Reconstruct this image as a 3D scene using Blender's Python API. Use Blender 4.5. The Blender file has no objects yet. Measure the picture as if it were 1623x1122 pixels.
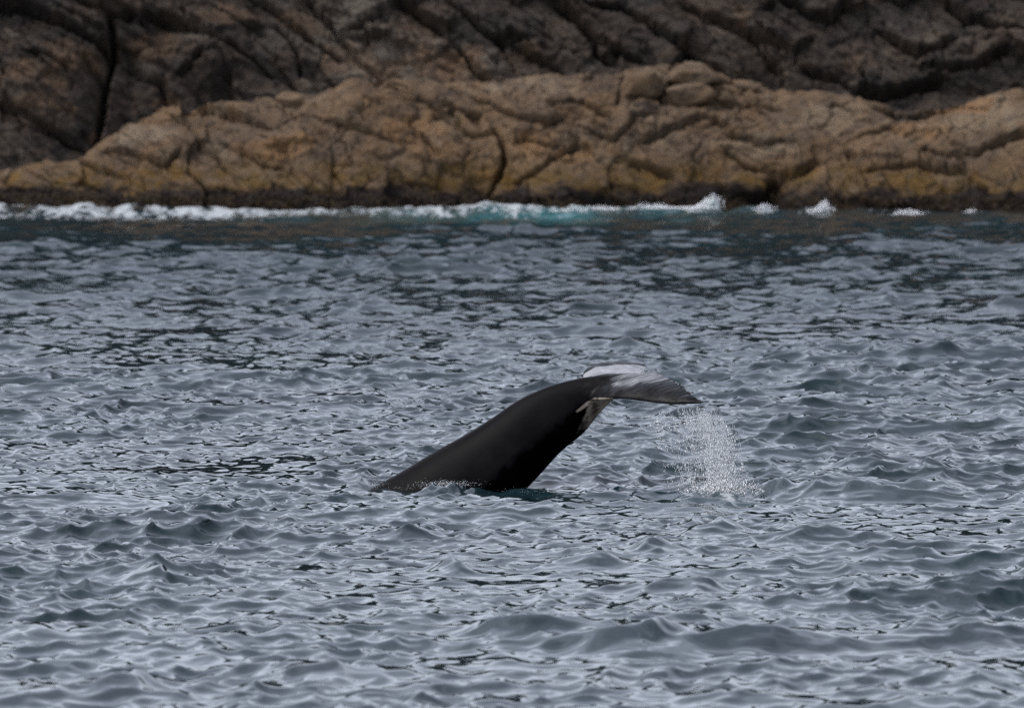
import bpy, math, random
import numpy as np
from mathutils import Vector

random.seed(7)
rng = np.random.default_rng(11)
sc = bpy.context.scene

# ------------------------------------------------------------------ camera
CAM_H, FPX, CX, CY = 8.0, 13525.0, 811.5, 561.0      # photograph pixels (1623 wide)
PITCH = math.atan(590.0 / FPX)
cam_d = bpy.data.cameras.new("camera")
cam = bpy.data.objects.new("camera", cam_d)
sc.collection.objects.link(cam)
cam.location = (0, 0, CAM_H)
cam.rotation_euler = (math.pi / 2 - PITCH, 0, 0)
cam_d.sensor_width = 36.0
cam_d.lens = 300.0
cam_d.clip_start = 1.0
cam_d.clip_end = 8000.0
cam_d.dof.use_dof = True
cam_d.dof.focus_distance = 136.0
cam_d.dof.aperture_fstop = 2.3
sc.camera = cam

# ------------------------------------------------------------------ world, sun, exposure
SUN_EL, SUN_AZ = math.radians(60), math.radians(-105)   # azimuth from +Y, clockwise: behind the camera's left
w = bpy.data.worlds.new("World")
sc.world = w
w.use_nodes = True
nt = w.node_tree
nt.nodes.clear()
sky = nt.nodes.new("ShaderNodeTexSky")
sky.sky_type = 'NISHITA'
sky.sun_disc = False
sky.sun_elevation = SUN_EL
sky.sun_rotation = SUN_AZ
sky.air_density = 1.0
sky.dust_density = 3.0
sky.ozone_density = 1.0
hsv = nt.nodes.new("ShaderNodeHueSaturation")           # overcast: the colour nearly gone
hsv.inputs['Saturation'].default_value = 0.44
hsv.inputs['Hue'].default_value = 0.512
tc = nt.nodes.new("ShaderNodeTexCoord")
mp = nt.nodes.new("ShaderNodeMapping")
mp.inputs['Scale'].default_value = (1.0, 1.0, 2.6)
cl = nt.nodes.new("ShaderNodeTexNoise")                 # soft cloud cover, the same all round
cl.inputs['Scale'].default_value = 2.2
cl.inputs['Detail'].default_value = 5.0
cr = nt.nodes.new("ShaderNodeMapRange")
cr.inputs['From Min'].default_value = 0.3
cr.inputs['From Max'].default_value = 0.7
cr.inputs['To Min'].default_value = 1.15
cr.inputs['To Max'].default_value = 3.4
mul = nt.nodes.new("ShaderNodeMix")
mul.data_type = 'RGBA'
mul.blend_type = 'MULTIPLY'
mul.inputs['Factor'].default_value = 1.0
bg = nt.nodes.new("ShaderNodeBackground")
bg.inputs['Strength'].default_value = 0.15
wo = nt.nodes.new("ShaderNodeOutputWorld")
L = nt.links.new
L(sky.outputs[0], hsv.inputs['Color'])
L(tc.outputs['Generated'], mp.inputs[0]); L(mp.outputs[0], cl.inputs['Vector'])
L(cl.outputs['Fac'], cr.inputs['Value'])
L(hsv.outputs[0], mul.inputs['A']); L(cr.outputs[0], mul.inputs['B'])
L(mul.outputs['Result'], bg.inputs['Color']); L(bg.outputs[0], wo.inputs['Surface'])

sun_d = bpy.data.lights.new("sun", 'SUN')
sun_d.energy = 0.9
sun_d.angle = math.radians(25)
sun_d.color = (1.0, 0.97, 0.94)
sun = bpy.data.objects.new("sun", sun_d)
sc.collection.objects.link(sun)
sdir = Vector((math.sin(SUN_AZ) * math.cos(SUN_EL), math.cos(SUN_AZ) * math.cos(SUN_EL), math.sin(SUN_EL)))
sun.rotation_euler = (-sdir).to_track_quat('-Z', 'Y').to_euler()

sc.view_settings.view_transform = 'Standard'
sc.view_settings.look = 'None'
sc.view_settings.exposure = 0.0
sc.view_settings.gamma = 1.0
sc.view_settings.use_curve_mapping = False
sc.cycles.use_denoising = False
sc.cycles.max_bounces = 6

# ------------------------------------------------------------------ helpers
ca, sa = math.cos(PITCH), math.sin(PITCH)

def P(px, py, y):
    """world point on the ray of a photograph pixel, at ground distance y"""
    u, v = (px - CX) / FPX, -(py - CY) / FPX
    dx, dy, dz = u, ca + v * sa, -sa + v * ca
    k = y / dy
    return Vector((dx * k, y, CAM_H + dz * k))

def ground(px, py):
    u, v = (px - CX) / FPX, -(py - CY) / FPX
    dy, dz = ca + v * sa, -sa + v * ca
    k = -CAM_H / dz
    return (u * k, dy * k)

def _hash(ix, iy, iz, seed):
    h = (ix.astype(np.int64) * 374761393 + iy.astype(np.int64) * 668265263 + iz.astype(np.int64) * 2147483647 + seed * 974634777) & 0x7fffffff
    h = ((h ^ (h >> 13)) * 1274126177) & 0x7fffffff
    h = ((h ^ (h >> 16)) * 668265263) & 0x7fffffff
    return ((h ^ (h >> 15)) & 0xffff) / 65535.0

def vnoise(x, y, z=None, seed=0):
    """value noise, about -1..1"""
    x = np.asarray(x, float); y = np.asarray(y, float)
    z = np.zeros_like(x) if z is None else np.asarray(z, float)
    x0, y0, z0 = np.floor(x), np.floor(y), np.floor(z)
    fx, fy, fz = x - x0, y - y0, z - z0
    fx, fy, fz = [f * f * f * (f * (f * 6 - 15) + 10) for f in (fx, fy, fz)]
    r = 0
    for dx in (0, 1):
        for dy in (0, 1):
            for dz in (0, 1):
                wgt = (fx if dx else 1 - fx) * (fy if dy else 1 - fy) * (fz if dz else 1 - fz)
                r = r + wgt * _hash(x0 + dx, y0 + dy, z0 + dz, seed)
    return r * 2 - 1

def fbm(x, y, z=None, octv=4, seed=0, gain=0.5, lac=2.03):
    x = np.asarray(x, float); y = np.asarray(y, float)
    r, a, f = 0, 1.0, 1.0
    for o in range(octv):
        r = r + a * vnoise(x * f + 17.3 * o, y * f - 9.1 * o, None if z is None else np.asarray(z) * f, seed + o)
        a *= gain; f *= lac
    return r

def smooth(a, b, x):
    t = np.clip((x - a) / (b - a), 0, 1)
    return t * t * (3 - 2 * t)

def grid_mesh(name, V, nr, ncol, mask=None):
    """V: (nr*ncol,3); quads between rows and columns"""
    me = bpy.data.meshes.new(name)
    r, c = np.meshgrid(np.arange(nr - 1), np.arange(ncol - 1), indexing='ij')
    a = (r * ncol + c).ravel()
    q = np.stack([a, a + 1, a + 1 + ncol, a + ncol], 1)
    if mask is not None:
        q = q[mask.ravel()]
        used = np.unique(q)
        idx = np.full(len(V), -1); idx[used] = np.arange(len(used))
        q = idx[q]; V = V[used]
    else:
        used = None
    raw_mesh(me, V, q)
    return me, used

def raw_mesh(me, V, F, sm=True):
    V = np.ascontiguousarray(V, np.float32); F = np.ascontiguousarray(F, np.int32)
    n, k = F.shape
    me.vertices.add(len(V)); me.vertices.foreach_set('co', V.ravel())
    me.loops.add(n * k); me.loops.foreach_set('vertex_index', F.ravel())
    me.polygons.add(n); me.polygons.foreach_set('loop_start', np.arange(n, dtype=np.int32) * k)
    me.update(calc_edges=True)
    me.polygons.foreach_set('use_smooth', np.full(n, sm))
    return me

def attr(me, name, val):
    a = me.attributes.new(name, 'FLOAT', 'POINT')
    a.data.foreach_set('value', np.ascontiguousarray(val, np.float32))

def link(name, me, mat=None, parent=None, **props):
    o = bpy.data.objects.new(name, me)
    sc.collection.objects.link(o)
    if mat and me is not None and not me.materials: me.materials.append(mat)
    if parent: o.parent = parent
    for k, v in props.items(): o[k] = v
    return o

class NT:
    """small node-tree writer"""
    def __init__(s, name):
        s.m = bpy.data.materials.new(name); s.m.use_nodes = True
        s.t = s.m.node_tree; s.t.nodes.clear()
        s.out = s.t.nodes.new('ShaderNodeOutputMaterial')
    def n(s, typ, **kw):
        nd = s.t.nodes.new('ShaderNode' + typ)
        for k, v in kw.items(): setattr(nd, k, v)
        return nd
    def put(s, sock, v):
        if isinstance(v, bpy.types.NodeSocket): s.t.links.new(v, sock)
        elif v is not None:
            if sock.type == 'RGBA' and not hasattr(v, '__len__'): v = (v, v, v, 1)
            elif sock.type == 'RGBA' and len(v) == 3: v = (*v, 1)
            sock.default_value = v
    def noise(s, vec, scale, detail=4, rough=0.55, dist=0.0):
        nd = s.n('TexNoise'); s.put(nd.inputs['Vector'], vec)
        nd.inputs['Scale'].default_value = scale; nd.inputs['Detail'].default_value = detail
        nd.inputs['Roughness'].default_value = rough; nd.inputs['Distortion'].default_value = dist
        return nd.outputs['Fac']
    def map(s, vec, scale=(1, 1, 1), rot=(0, 0, 0)):
        nd = s.n('Mapping'); s.put(nd.inputs[0], vec)
        nd.inputs['Scale'].default_value = scale; nd.inputs['Rotation'].default_value = rot
        return nd.outputs[0]
    def ramp(s, v, a, b, lo=0.0, hi=1.0, typ='SMOOTHSTEP'):
        nd = s.n('MapRange', interpolation_type=typ); s.put(nd.inputs[0], v)
        for i, x in zip((1, 2, 3, 4), (a, b, lo, hi)): nd.inputs[i].default_value = x
        return nd.outputs[0]
    def mix(s, f, a, b, blend='MIX'):
        nd = s.n('Mix', data_type='RGBA', blend_type=blend)
        s.put(nd.inputs['Factor'], f); s.put(nd.inputs['A'], a); s.put(nd.inputs['B'], b)
        return nd.outputs['Result']
    def math(s, op, a, b=0.0):
        nd = s.n('Math', operation=op); s.put(nd.inputs[0], a); s.put(nd.inputs[1], b)
        return nd.outputs[0]
    def attr(s, name):
        return s.n('Attribute', attribute_name=name).outputs['Fac']
    def pos(s):
        return s.n('NewGeometry').outputs['Position']
    def sep(s, vec):
        nd = s.n('SeparateXYZ'); s.put(nd.inputs[0], vec); return nd.outputs
    def bump(s, h, strength, dist, normal=None):
        nd = s.n('Bump'); s.put(nd.inputs['Height'], h)
        nd.inputs['Strength'].default_value = strength; nd.inputs['Distance'].default_value = dist
        if normal is not None: s.put(nd.inputs['Normal'], normal)
        return nd.outputs[0]
    def bsdf(s, **kw):
        nd = s.n('BsdfPrincipled')
        for k, v in kw.items(): s.put(nd.inputs[k.replace('_', ' ')], v)
        s.t.links.new(nd.outputs[0], s.out.inputs['Surface'])
        return nd

# ------------------------------------------------------------------ materials
def mat_sea():
    t = NT('sea_water'); p = t.pos()
    foam_a, aer = t.attr('foam'), t.attr('aerated')
    br = t.noise(t.map(p, (1, 0.55, 1)), 4.0, 7, 0.72)
    fm = t.ramp(t.math('ADD', foam_a, t.math('MULTIPLY', t.math('SUBTRACT', br, 0.5), 2.0)), 0.42, 0.72)
    deep = t.mix(t.ramp(t.noise(p, 0.12, 2), 0.35, 0.65), (0.0055, 0.0135, 0.0175), (0.0075, 0.0185, 0.0225))
    col = t.mix(aer, deep, (0.026, 0.088, 0.098))
    col = t.mix(fm, col, (0.27, 0.29, 0.305))
    rough = t.math('ADD', t.math('MULTIPLY', fm, 0.6), 0.02)
    pm = t.map(p, (0.4, 0.8, 1.0), (0, 0, 0.2))
    h1 = t.noise(pm, 3.2, 3, 0.55, 0.4)
    h1 = t.math('MULTIPLY', h1, t.ramp(t.sep(p)[1], 140, 235, 0.35, 3.2))
    b = t.bump(h1, 1.0, 0.012)
    t.bsdf(Base_Color=col, Roughness=rough, IOR=1.333, Normal=b)
    return t.m

def mat_rock(name, pale_c, ochre_c, base_a, base_b, stain, tide=True):
    t = NT(name); p = t.pos(); xyz = t.sep(p)
    pr = t.map(p, (1, 1, 1), (0, 0.55, 0))
    big = t.noise(t.map(pr, (0.35, 0.5, 1.0)), 0.9, 5, 0.6, 0.5)
    med = t.noise(t.map(pr, (0.6, 1.0, 2.0)), 2.2, 6, 0.65, 0.8)
    fine = t.noise(p, 11, 5, 0.7)
    col = t.mix(t.ramp(big, 0.36, 0.64), base_a, base_b)
    tone = t.attr('tone')
    col = t.mix(t.ramp(tone, .5, 0, 0, 0.65), col, stain)
    col = t.mix(t.ramp(tone, .55, 1, 0, 0.5), col, pale_c)
    col = t.mix(t.ramp(med, 0.52, 0.72, 0, 0.75), col, stain)
    col = t.mix(t.attr('pale'), col, pale_c)
    col = t.mix(t.attr('ochre'), col, ochre_c)
    lich = t.noise(p, 1.7, 6, 0.7)
    col = t.mix(t.math('MULTIPLY', t.ramp(lich, 0.56, 0.70), 0.7), col, (0.011, 0.010, 0.010))
    col = t.mix(t.attr('black'), col, (0.007, 0.0065, 0.0065))
    col = t.mix(t.ramp(fine, 0.35, 0.68, 0.0, 0.55), col, t.mix(0.6, col, (0.05, 0.04, 0.035)))
    strk = t.noise(t.map(t.map(p, (1, 1, 1), (0, 0.5, 0)), (0.35, 0.6, 1.6)), 2.6, 6, 0.68, 0.6)
    col = t.mix(t.ramp(strk, 0.52, 0.64, 0, 0.8), col, t.mix(0.72, col, (0.018, 0.015, 0.014)))
    col = t.mix(t.ramp(strk, 0.47, 0.30, 0, 0.45), col, t.mix(0.5, col, pale_c))
    rough = 0.75
    if tide:      # tidal zonation: weed and barnacle bands by height above the sea
        zz = t.math('ADD', xyz[2], t.math('MULTIPLY', t.math('SUBTRACT', t.noise(t.map(p, (1, 1, 1.5)), 0.8, 5, 0.6), 0.5), 1.7))
        olive = t.mix(t.ramp(t.noise(p, 1.3, 4), 0.4, 0.6), (0.075, 0.042, 0.010), (0.050, 0.032, 0.011))
        m1 = t.math('MULTIPLY', t.ramp(zz, 2.0, 1.1), t.ramp(t.noise(p, 1.5, 5, 0.6), 0.38, 0.6, 0.12, 0.9))
        col = t.mix(m1, col, olive)
        col = t.mix(t.ramp(zz, 0.98, 0.58), col, (0.010, 0.007, 0.006))
    hb = t.math('ADD', t.math('MULTIPLY', med, 1.0), t.math('MULTIPLY', fine, 0.25))
    b = t.bump(hb, 0.9, 0.10)
    t.bsdf(Base_Color=col, Roughness=rough, Normal=b, Specular_IOR_Level=0.10)
    return t.m

def mat_plain(name, c1, c2, scale=3.0, rough=0.6, bump=0.02, spec=0.5):
    t = NT(name); p = t.pos()
    nz = t.noise(p, scale, 5, 0.6)
    t.bsdf(Base_Color=t.mix(t.ramp(nz, 0.35, 0.65), c1, c2), Roughness=rough, Normal=t.bump(nz, 0.6, bump), Specular_IOR_Level=spec)
    return t.m

def mat_whale():
    t = NT('whale_skin'); p = t.n('TexCoord').outputs['Object']
    big = t.noise(p, 1.6, 5, 0.6)
    col = t.mix(t.ramp(big, 0.35, 0.65), (0.0026, 0.0025, 0.0031), (0.0045, 0.0042, 0.0050))
    scr = t.noise(t.map(p, (1.2, 6.0, 9.0), (0, 0.65, 0)), 3.0, 6, 0.6, 0.5)       # old scratches along the body
    col = t.mix(t.ramp(scr, 0.62, 0.74, 0, 0.16), col, (0.016, 0.014, 0.014))
    blot = t.noise(p, 14, 4, 0.6)
    under_shade = t.attr('under_shade')
    col = t.mix(under_shade, col, (0.0008, 0.0007, 0.0008))  # darker reflection on the underside painted into the skin colour
    pm = t.ramp(t.math('ADD', t.attr('pale'), t.math('MULTIPLY', t.math('SUBTRACT', blot, 0.5), 0.8)), 0.20, 1.05)
    col = t.mix(pm, col, t.mix(t.ramp(blot, .35, .65), (0.36, 0.31, 0.26), (0.24, 0.20, 0.165)))
    # water draining over the flukes: streaks along the chord, froth and sky glints painted pale
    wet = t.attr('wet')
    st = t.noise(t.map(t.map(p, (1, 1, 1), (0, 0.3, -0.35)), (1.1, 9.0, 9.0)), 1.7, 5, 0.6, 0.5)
    fm = t.ramp(t.math('ADD', t.attr('film_sheen'), t.math('MULTIPLY', t.math('SUBTRACT', st, 0.5), 2.0)), 0.25, 1.35, 0, .9)
    fm = t.math('MULTIPLY', fm, t.ramp(t.attr('film_sheen'), 0.03, 0.35))
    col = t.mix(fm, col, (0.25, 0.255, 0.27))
    hb = t.math('ADD', t.math('MULTIPLY', st, wet), t.math('MULTIPLY', blot, 0.05))
    rough = t.math('SUBTRACT', t.ramp(big, .35, .65, .34, .46), t.math('MULTIPLY', wet, 0.18))
    t.bsdf(Base_Color=col, Roughness=rough, IOR=1.36, Normal=t.bump(hb, 0.8, 0.018),
           Specular_IOR_Level=t.math('MULTIPLY', t.math('ADD', 0.035, t.math('MULTIPLY', wet, 0.06)), t.math('SUBTRACT', 1.0, t.math('MULTIPLY', under_shade, 0.8))), Coat_Weight=t.math('MULTIPLY', wet, 0.09), Coat_Roughness=0.12, Coat_IOR=1.33)
    return t.m

def mat_drops():
    t = NT('white_water')
    t.bsdf(Base_Color=(0.68, 0.70, 0.72), Roughness=0.15, IOR=1.333, Transmission_Weight=0.2)
    return t.m

M_sea = mat_sea()
M_ledge = mat_rock('tan_rock', (0.155, 0.122, 0.083), (0.150, 0.080, 0.032), (0.100, 0.061, 0.031), (0.070, 0.048, 0.031), (0.034, 0.021, 0.013))
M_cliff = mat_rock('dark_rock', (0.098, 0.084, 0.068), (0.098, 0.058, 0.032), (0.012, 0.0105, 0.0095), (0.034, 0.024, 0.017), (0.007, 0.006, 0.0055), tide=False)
M_hill = mat_plain('hill_scrub', (0.004, 0.0045, 0.0036), (0.009, 0.008, 0.0068), 0.15, 1.0, 0.4, 0.0)
M_weed = mat_plain('seaweed', (0.008, 0.005, 0.004), (0.020, 0.013, 0.006), 1.5, 0.7, 0.02, 0.1)
M_whale = mat_whale()
M_drop = mat_drops()
M_foam = mat_plain('foam', (0.12, 0.16, 0.17), (0.33, 0.35, 0.365), 3.0, 0.5, 0.08)

# ------------------------------------------------------------------ sea
def axis(knots):
    """knots: (position, spacing); spacing blends linearly between knots"""
    out = [knots[0][0]]
    for (a, sa_), (b, sb) in zip(knots, knots[1:]):
        x = a
        while True:
            f = (x - a) / (b - a)
            x += sa_ * (sb / sa_) ** f
            if x >= b - 0.3 * sb: break
            out.append(x)
        out.append(b)
    return np.array(out)

def build_sea():
    half = axis([(0, .070), (8.0, .073), (11, .15), (19, .26), (25, .7), (60, 3), (400, 60), (3000, 600)])
    xs = np.concatenate([-half[:0:-1], half])
    yn = axis([(0, .070), (22, .095), (28, .6), (60, 3), (300, 40), (3000, 600)])
    yf = axis([(0, .070), (42, .078), (95, .17), (165, .23), (190, .22), (196, .6), (210, 3), (230, 20)])
    y0 = 115.0
    ys = np.concatenate([y0 - yn[:0:-1], y0 + yf])
    X, Y = np.meshgrid(xs, ys)
    sx = np.gradient(xs)[None, :] + 0 * Y; sy = np.gradient(ys)[:, None] + 0 * X
    SP = np.maximum(sx, sy).astype(np.float32)
    nr, ncol = X.shape
    x = X.ravel().astype(np.float32); y = Y.ravel().astype(np.float32); sp = SP.ravel()
    # patches of rougher and calmer water
    gust = (0.80 + 0.50 * fbm(x / 7.0, y / 14.0, None, 2, 5)).clip(.45, 1.5).astype(np.float32)
    calm = (1 - 0.38 * np.exp(-(((x + 5.5) / 5.5) ** 2 + ((y - 136) / 24) ** 2))).astype(np.float32)
    gust2 = ((.55 + .45 * gust) * (0.95 + 0.45 * vnoise(x * .5, y * .35, None, 6))).astype(np.float32)
    gust *= calm
    dx = np.zeros_like(x); dy = np.zeros_like(x); dz = np.zeros_like(x)
    lam = np.concatenate([np.geomspace(9.0, 2.2, 22), np.geomspace(2.1, 0.75, 34), np.geomspace(0.72, 0.20, 60)])
    main = math.radians(-78)          # the wind drives the waves towards the camera and a little to the right
    for i, l in enumerate(lam):
        l *= rng.uniform(0.94, 1.06)
        k = 2 * math.pi / l
        spread = 0.40 if l > 2.1 else (0.62 if l > 0.75 else 0.62)
        th = main + rng.normal(0, spread)
        if (l < 0.75 and i % 2) or (0.75 <= l < 2.1 and i % 4 == 1):     # a cross sea running almost square to the view
            th = math.radians(-12) + rng.normal(0, .28)
        st = 0.030 if l > 2.1 else (0.048 if l > 0.75 else 0.054)
        a = st / k * rng.uniform(0.6, 1.4)
        kx, ky = k * math.cos(th), k * math.sin(th)
        ph = (kx * x + ky * y + rng.uniform(0, 6.283)).astype(np.float32)
        amp = a * (gust if l > 0.75 else gust2) * (1.0 if l < 2.2 else .9) * np.clip((l / sp - 2.0) / 1.5, 0, 1)
        s_, c_ = np.sin(ph), np.cos(ph)
        dz += amp * c_
        ch = 0.95
        dx -= ch * amp * s_ * math.cos(th); dy -= ch * amp * s_ * math.sin(th)
    # single steep wavelets where the photograph has them: px, py of the crest, half length px, height m, slant
    WV = [(860, 995, 80, .30, -.2), (1010, 1008, 120, .36, .10), (1180, 1018, 120, .22, .12), (520, 1060, 110, .20, -.25),
          (240, 912, 60, .24, 0), (250, 1090, 55, .26, 0), (1130, 838, 60, .24, .1), (1300, 850, 85, .26, .0), (930, 888, 60, .24, -.1),
          (1320, 772, 95, .44, -.12), (1460, 752, 60, .28, .1), (1230, 780, 30, .18, -.2), (1590, 474, 70, .60, 0), (1350, 408, 36, .34, 0),
          (660, 845, 40, .18, 0), (1120, 985, 50, .2, 0), (1410, 600, 45, .22, .1), (1200, 635, 60, .25, .1), (1330, 630, 40, .2, 0),
          (560, 490, 50, .26, 0), (1480, 560, 60, .22, 0), (180, 490, 60, .2, .1), (640, 575, 60, .22, .05), (990, 540, 50, .25, 0),
          (1220, 575, 60, .18, 0), (300, 690, 50, .12, .1), (1560, 1080, 70, .2, 0), (1490, 985, 55, .2, .2), (700, 900, 60, .18, -.2),
          (980, 790, 130, .12, .06), (400, 770, 60, .16, .1), (110, 790, 60, .10, 0), (1550, 700, 60, .2, .1), (780, 560, 40, .16, 0),
          (1050, 870, 50, .2, -.2), (480, 1000, 60, .14, .1), (1400, 905, 60, .15, .15), (1080, 930, 70, .2, .1), (60, 1010, 40, .16, 0)]
    wx = x + 0.35 * vnoise(x * .9, y * .5, None, 41); wy = y + 0.5 * vnoise(x * .8 + 7, y * .4, None, 42)
    for (px, py, hl, H, sl) in WV:
        H = H * 1.15
        gx, gy = ground(px, py + H * 30)
        Lx = hl / FPX * gy
        u = wx - gx; v = wy - gy - u * sl * 3.0
        sel = (np.abs(u) < 3 * Lx) & (np.abs(v) < 6)
        uu, vv = u[sel], v[sel]
        wn = np.where(vv < 0, 0.40, 0.85) * (0.7 + H)         # steeper towards the camera
        dz[sel] += (0.78 * H * (1 + .22 * fbm(x[sel] * 2.2, y[sel] * 1.1, None, 3, 43)) * np.exp(-(np.sqrt(vv * vv + .012) - .11) / wn) * np.exp(-(uu / Lx) ** 2)).astype(np.float32)
    # swell running up and breaking along the rocks
    pxs = (x / y) * FPX + CX
    shore = 296.0 + shore_y(pxs)
    d = shore - y                                            # metres in front of the rock
    env = np.interp(pxs, [-200, 0, 90, 130, 200, 300, 400, 470, 500, 560, 640, 700, 760, 830, 900, 960, 1000, 1060, 1125, 1140, 1180, 1225, 1235, 1290, 1318, 1330, 1400, 1470, 1500, 1560, 1620, 1800],
                    [.5, .52, .48, .62, .66, .60, .58, .48, .54, .48, .50, .62, .66, .62, .55, .42, .50, .50, .55, .30, .32, .40, .25, .30, .40, .18, .30, .34, .20, .32, .15, .2])
    fc = np.interp(pxs, [-200, 90, 200, 420, 500, 640, 830, 1000, 1130, 1180, 1700], [7, 7.5, 7.5, 6.5, 5.5, 5, 5, 4, 3.2, 2.2, 2.2])
    bul = env * np.exp(-((d - fc) / np.where(d < fc, fc * .8, 2.2)) ** 2) * (0.85 + 0.35 * fbm(x * 1.3, y * .25, None, 3, 61))
    near = smooth(20, 2, d)
    dz = dz * (1 - 0.15 * near) + bul * 0.52 * (pxs > -400) * (pxs < 2000)
    foam = np.clip(env * 1.3, 0, .70) * smooth(fc * 2.2, fc * .9, d) * (0.95 + 0.30 * fbm(x * 2.5, y * .3, None, 3, 71))
    foam *= smooth(-1.7, -.6, fbm(pxs / 38, y * .12, None, 3, 72))
    aer = np.interp(pxs, [300, 470, 640, 760, 900, 1010, 1130, 1250], [0, .35, .55, .75, 1, .8, .25, 0]) * smooth(20, 9, d) * 0.8
    aer *= np.clip(.7 + .6 * fbm(x * .5, y * .15, None, 3, 81), 0, 1.3)
    # foam where the falling water lands and where the tail leaves the surface
    def foam_at(px, py, rx, ry, s):
        gx, gy = ground(px, py)
        return s * np.exp(-((x - gx) / rx) ** 2 - ((y - gy) / ry) ** 2)
    foam += foam_at(1150, 792, .45, .9, .42) + foam_at(1090, 788, .8, .7, .30) + foam_at(1195, 795, .3, .6, .30)
    foam += foam_at(705, 774, .5, .35, .46) + foam_at(640, 778, .5, .3, .2)
    aer += foam_at(1130, 796, 1.1, 1.2, .10) + foam_at(880, 782, .7, .6, .08)
    hump = lambda px, py, rx, ry, h: h * np.exp(-((x - ground(px, py)[0]) / rx) ** 2 - ((y - ground(px, py)[1]) / ry) ** 2)
    dz += hump(705, 779, .5, .35, .14) * (1 + .9 * fbm(x * 8, y * 8, None, 3, 91)) + hump(900, 779, 1.0, .5, .05) * (1 + .5 * fbm(x * 5, y * 5, None, 3, 92)) + hump(1150, 790, .6, .6, .07) * (1 + .9 * fbm(x * 6, y * 5, None, 3, 93))
    # flatten far outside the modelled stretch
    V = np.stack([x + dx, y + dy, dz], 1)
    me = bpy.data.meshes.new('sea')
    r, c = np.meshgrid(np.arange(nr - 1), np.arange(ncol - 1), indexing='ij')
    a = (r * ncol + c).ravel()
    raw_mesh(me, V, np.stack([a, a + 1, a + 1 + ncol, a + ncol], 1))
    attr(me, 'foam', np.clip(foam, 0, 1)); attr(me, 'aerated', np.clip(aer, 0, 1))
    link('sea', me, M_sea, kind='structure', label='choppy grey green sea between the boat and the rocky shore')
    return

def shore_y(pxs):
    """how far the rock stands behind (+) or ahead (-) of the mean shoreline"""
    return np.interp(pxs, [-300, 0, 120, 300, 500, 757, 800, 900, 1010, 1130, 1230, 1260, 1350, 1500, 1623, 1900],
                     [2.0, 1.5, 1.0, 0, -.3, .8, 0, -.5, .4, .6, 1.4, -.8, -1.2, -2.2, -4.0, -5.0])

build_sea()

# ------------------------------------------------------------------ rock faces
PXM = 45.3                                # photograph pixels per metre at the shore
def toX(px): return (np.asarray(px, float) - CX) / PXM
def toZ(py): return (337 - np.asarray(py, float)) / PXM

LEDGE_CRACKS = [  # width px, depth m, step m (upper side proud), points
    (5, .35, .22, [(352, 176), (400, 197), (440, 212), (462, 194)]),
    (6, .30, .18, [(163, 240), (216, 247), (260, 262), (290, 240)]),
    (5, .25, .15, [(385, 250), (416, 267), (450, 272)]),
    (6, .30, .20, [(600, 148), (666, 163), (706, 183), (740, 193), (770, 196)]),
    (6, .35, .22, [(745, 160), (793, 183), (840, 197), (873, 201), (892, 190)]),
    (6, .30, .20, [(690, 186), (727, 217), (753, 230), (786, 223)]),
    (9, .60, -.12, [(783, 215), (797, 240), (802, 258), (790, 290), (757, 325)]),
    (5, .25, .16, [(872, 170), (923, 165), (946, 182), (965, 190)]),
    (6, .32, .20, [(910, 203), (946, 217), (975, 234), (990, 217), (1006, 193), (1040, 186)]),
    (6, .32, .16, [(1018, 229), (1053, 217), (1086, 205)]),
    (8, .45, -.10, [(1070, 100), (1063, 133), (1046, 157), (1076, 174), (1110, 172)]),
    (5, .28, -.08, [(990, 115), (983, 143), (974, 172)]),
    (7, .40, .12, [(1300, 250), (1295, 252), (1243, 277), (1215, 300), (1225, 340)]),
    (7, .40, .18, [(1450, 240), (1500, 250), (1543, 247), (1623, 220), (1700, 205)]),
    (6, .28, .2, [(1370, 285), (1416, 273), (1466, 267), (1530, 275)]),
    (5, .25, .15, [(1140, 250), (1193, 277), (1230, 282)]),
    (6, .35, .2, [(1083, 127), (1116, 120), (1142, 132), (1210, 150)]),
    (5, .22, .15, [(1083, 203), (1116, 197), (1160, 210)]),
    (9, .55, .15, [(1380, 170), (1410, 186), (1440, 192), (1490, 176), (1530, 165)]),
    (5, .25, .15, [(1140, 168), (1193, 170), (1240, 176)]),
    (5, .25, .12, [(545, 213), (580, 225), (620, 238), (660, 240)]),
    (5, .25, .12, [(820, 226), (870, 236), (905, 240)]),
    (6, .25, .10, [(920, 232), (870, 262), (815, 300)]),
    (6, .35, .12, [(1000, 262), (1030, 270), (1060, 285)]),
    (4, .2, .1, [(470, 180), (520, 200), (560, 205)]),
    (5, .25, .12, [(1330, 235), (1370, 222), (1420, 215)]),
    (5, .25, .12, [(300, 270), (330, 300), (320, 340)]),
    (5, .25, .12, [(1150, 220), (1200, 235), (1260, 228)]),
]
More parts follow.
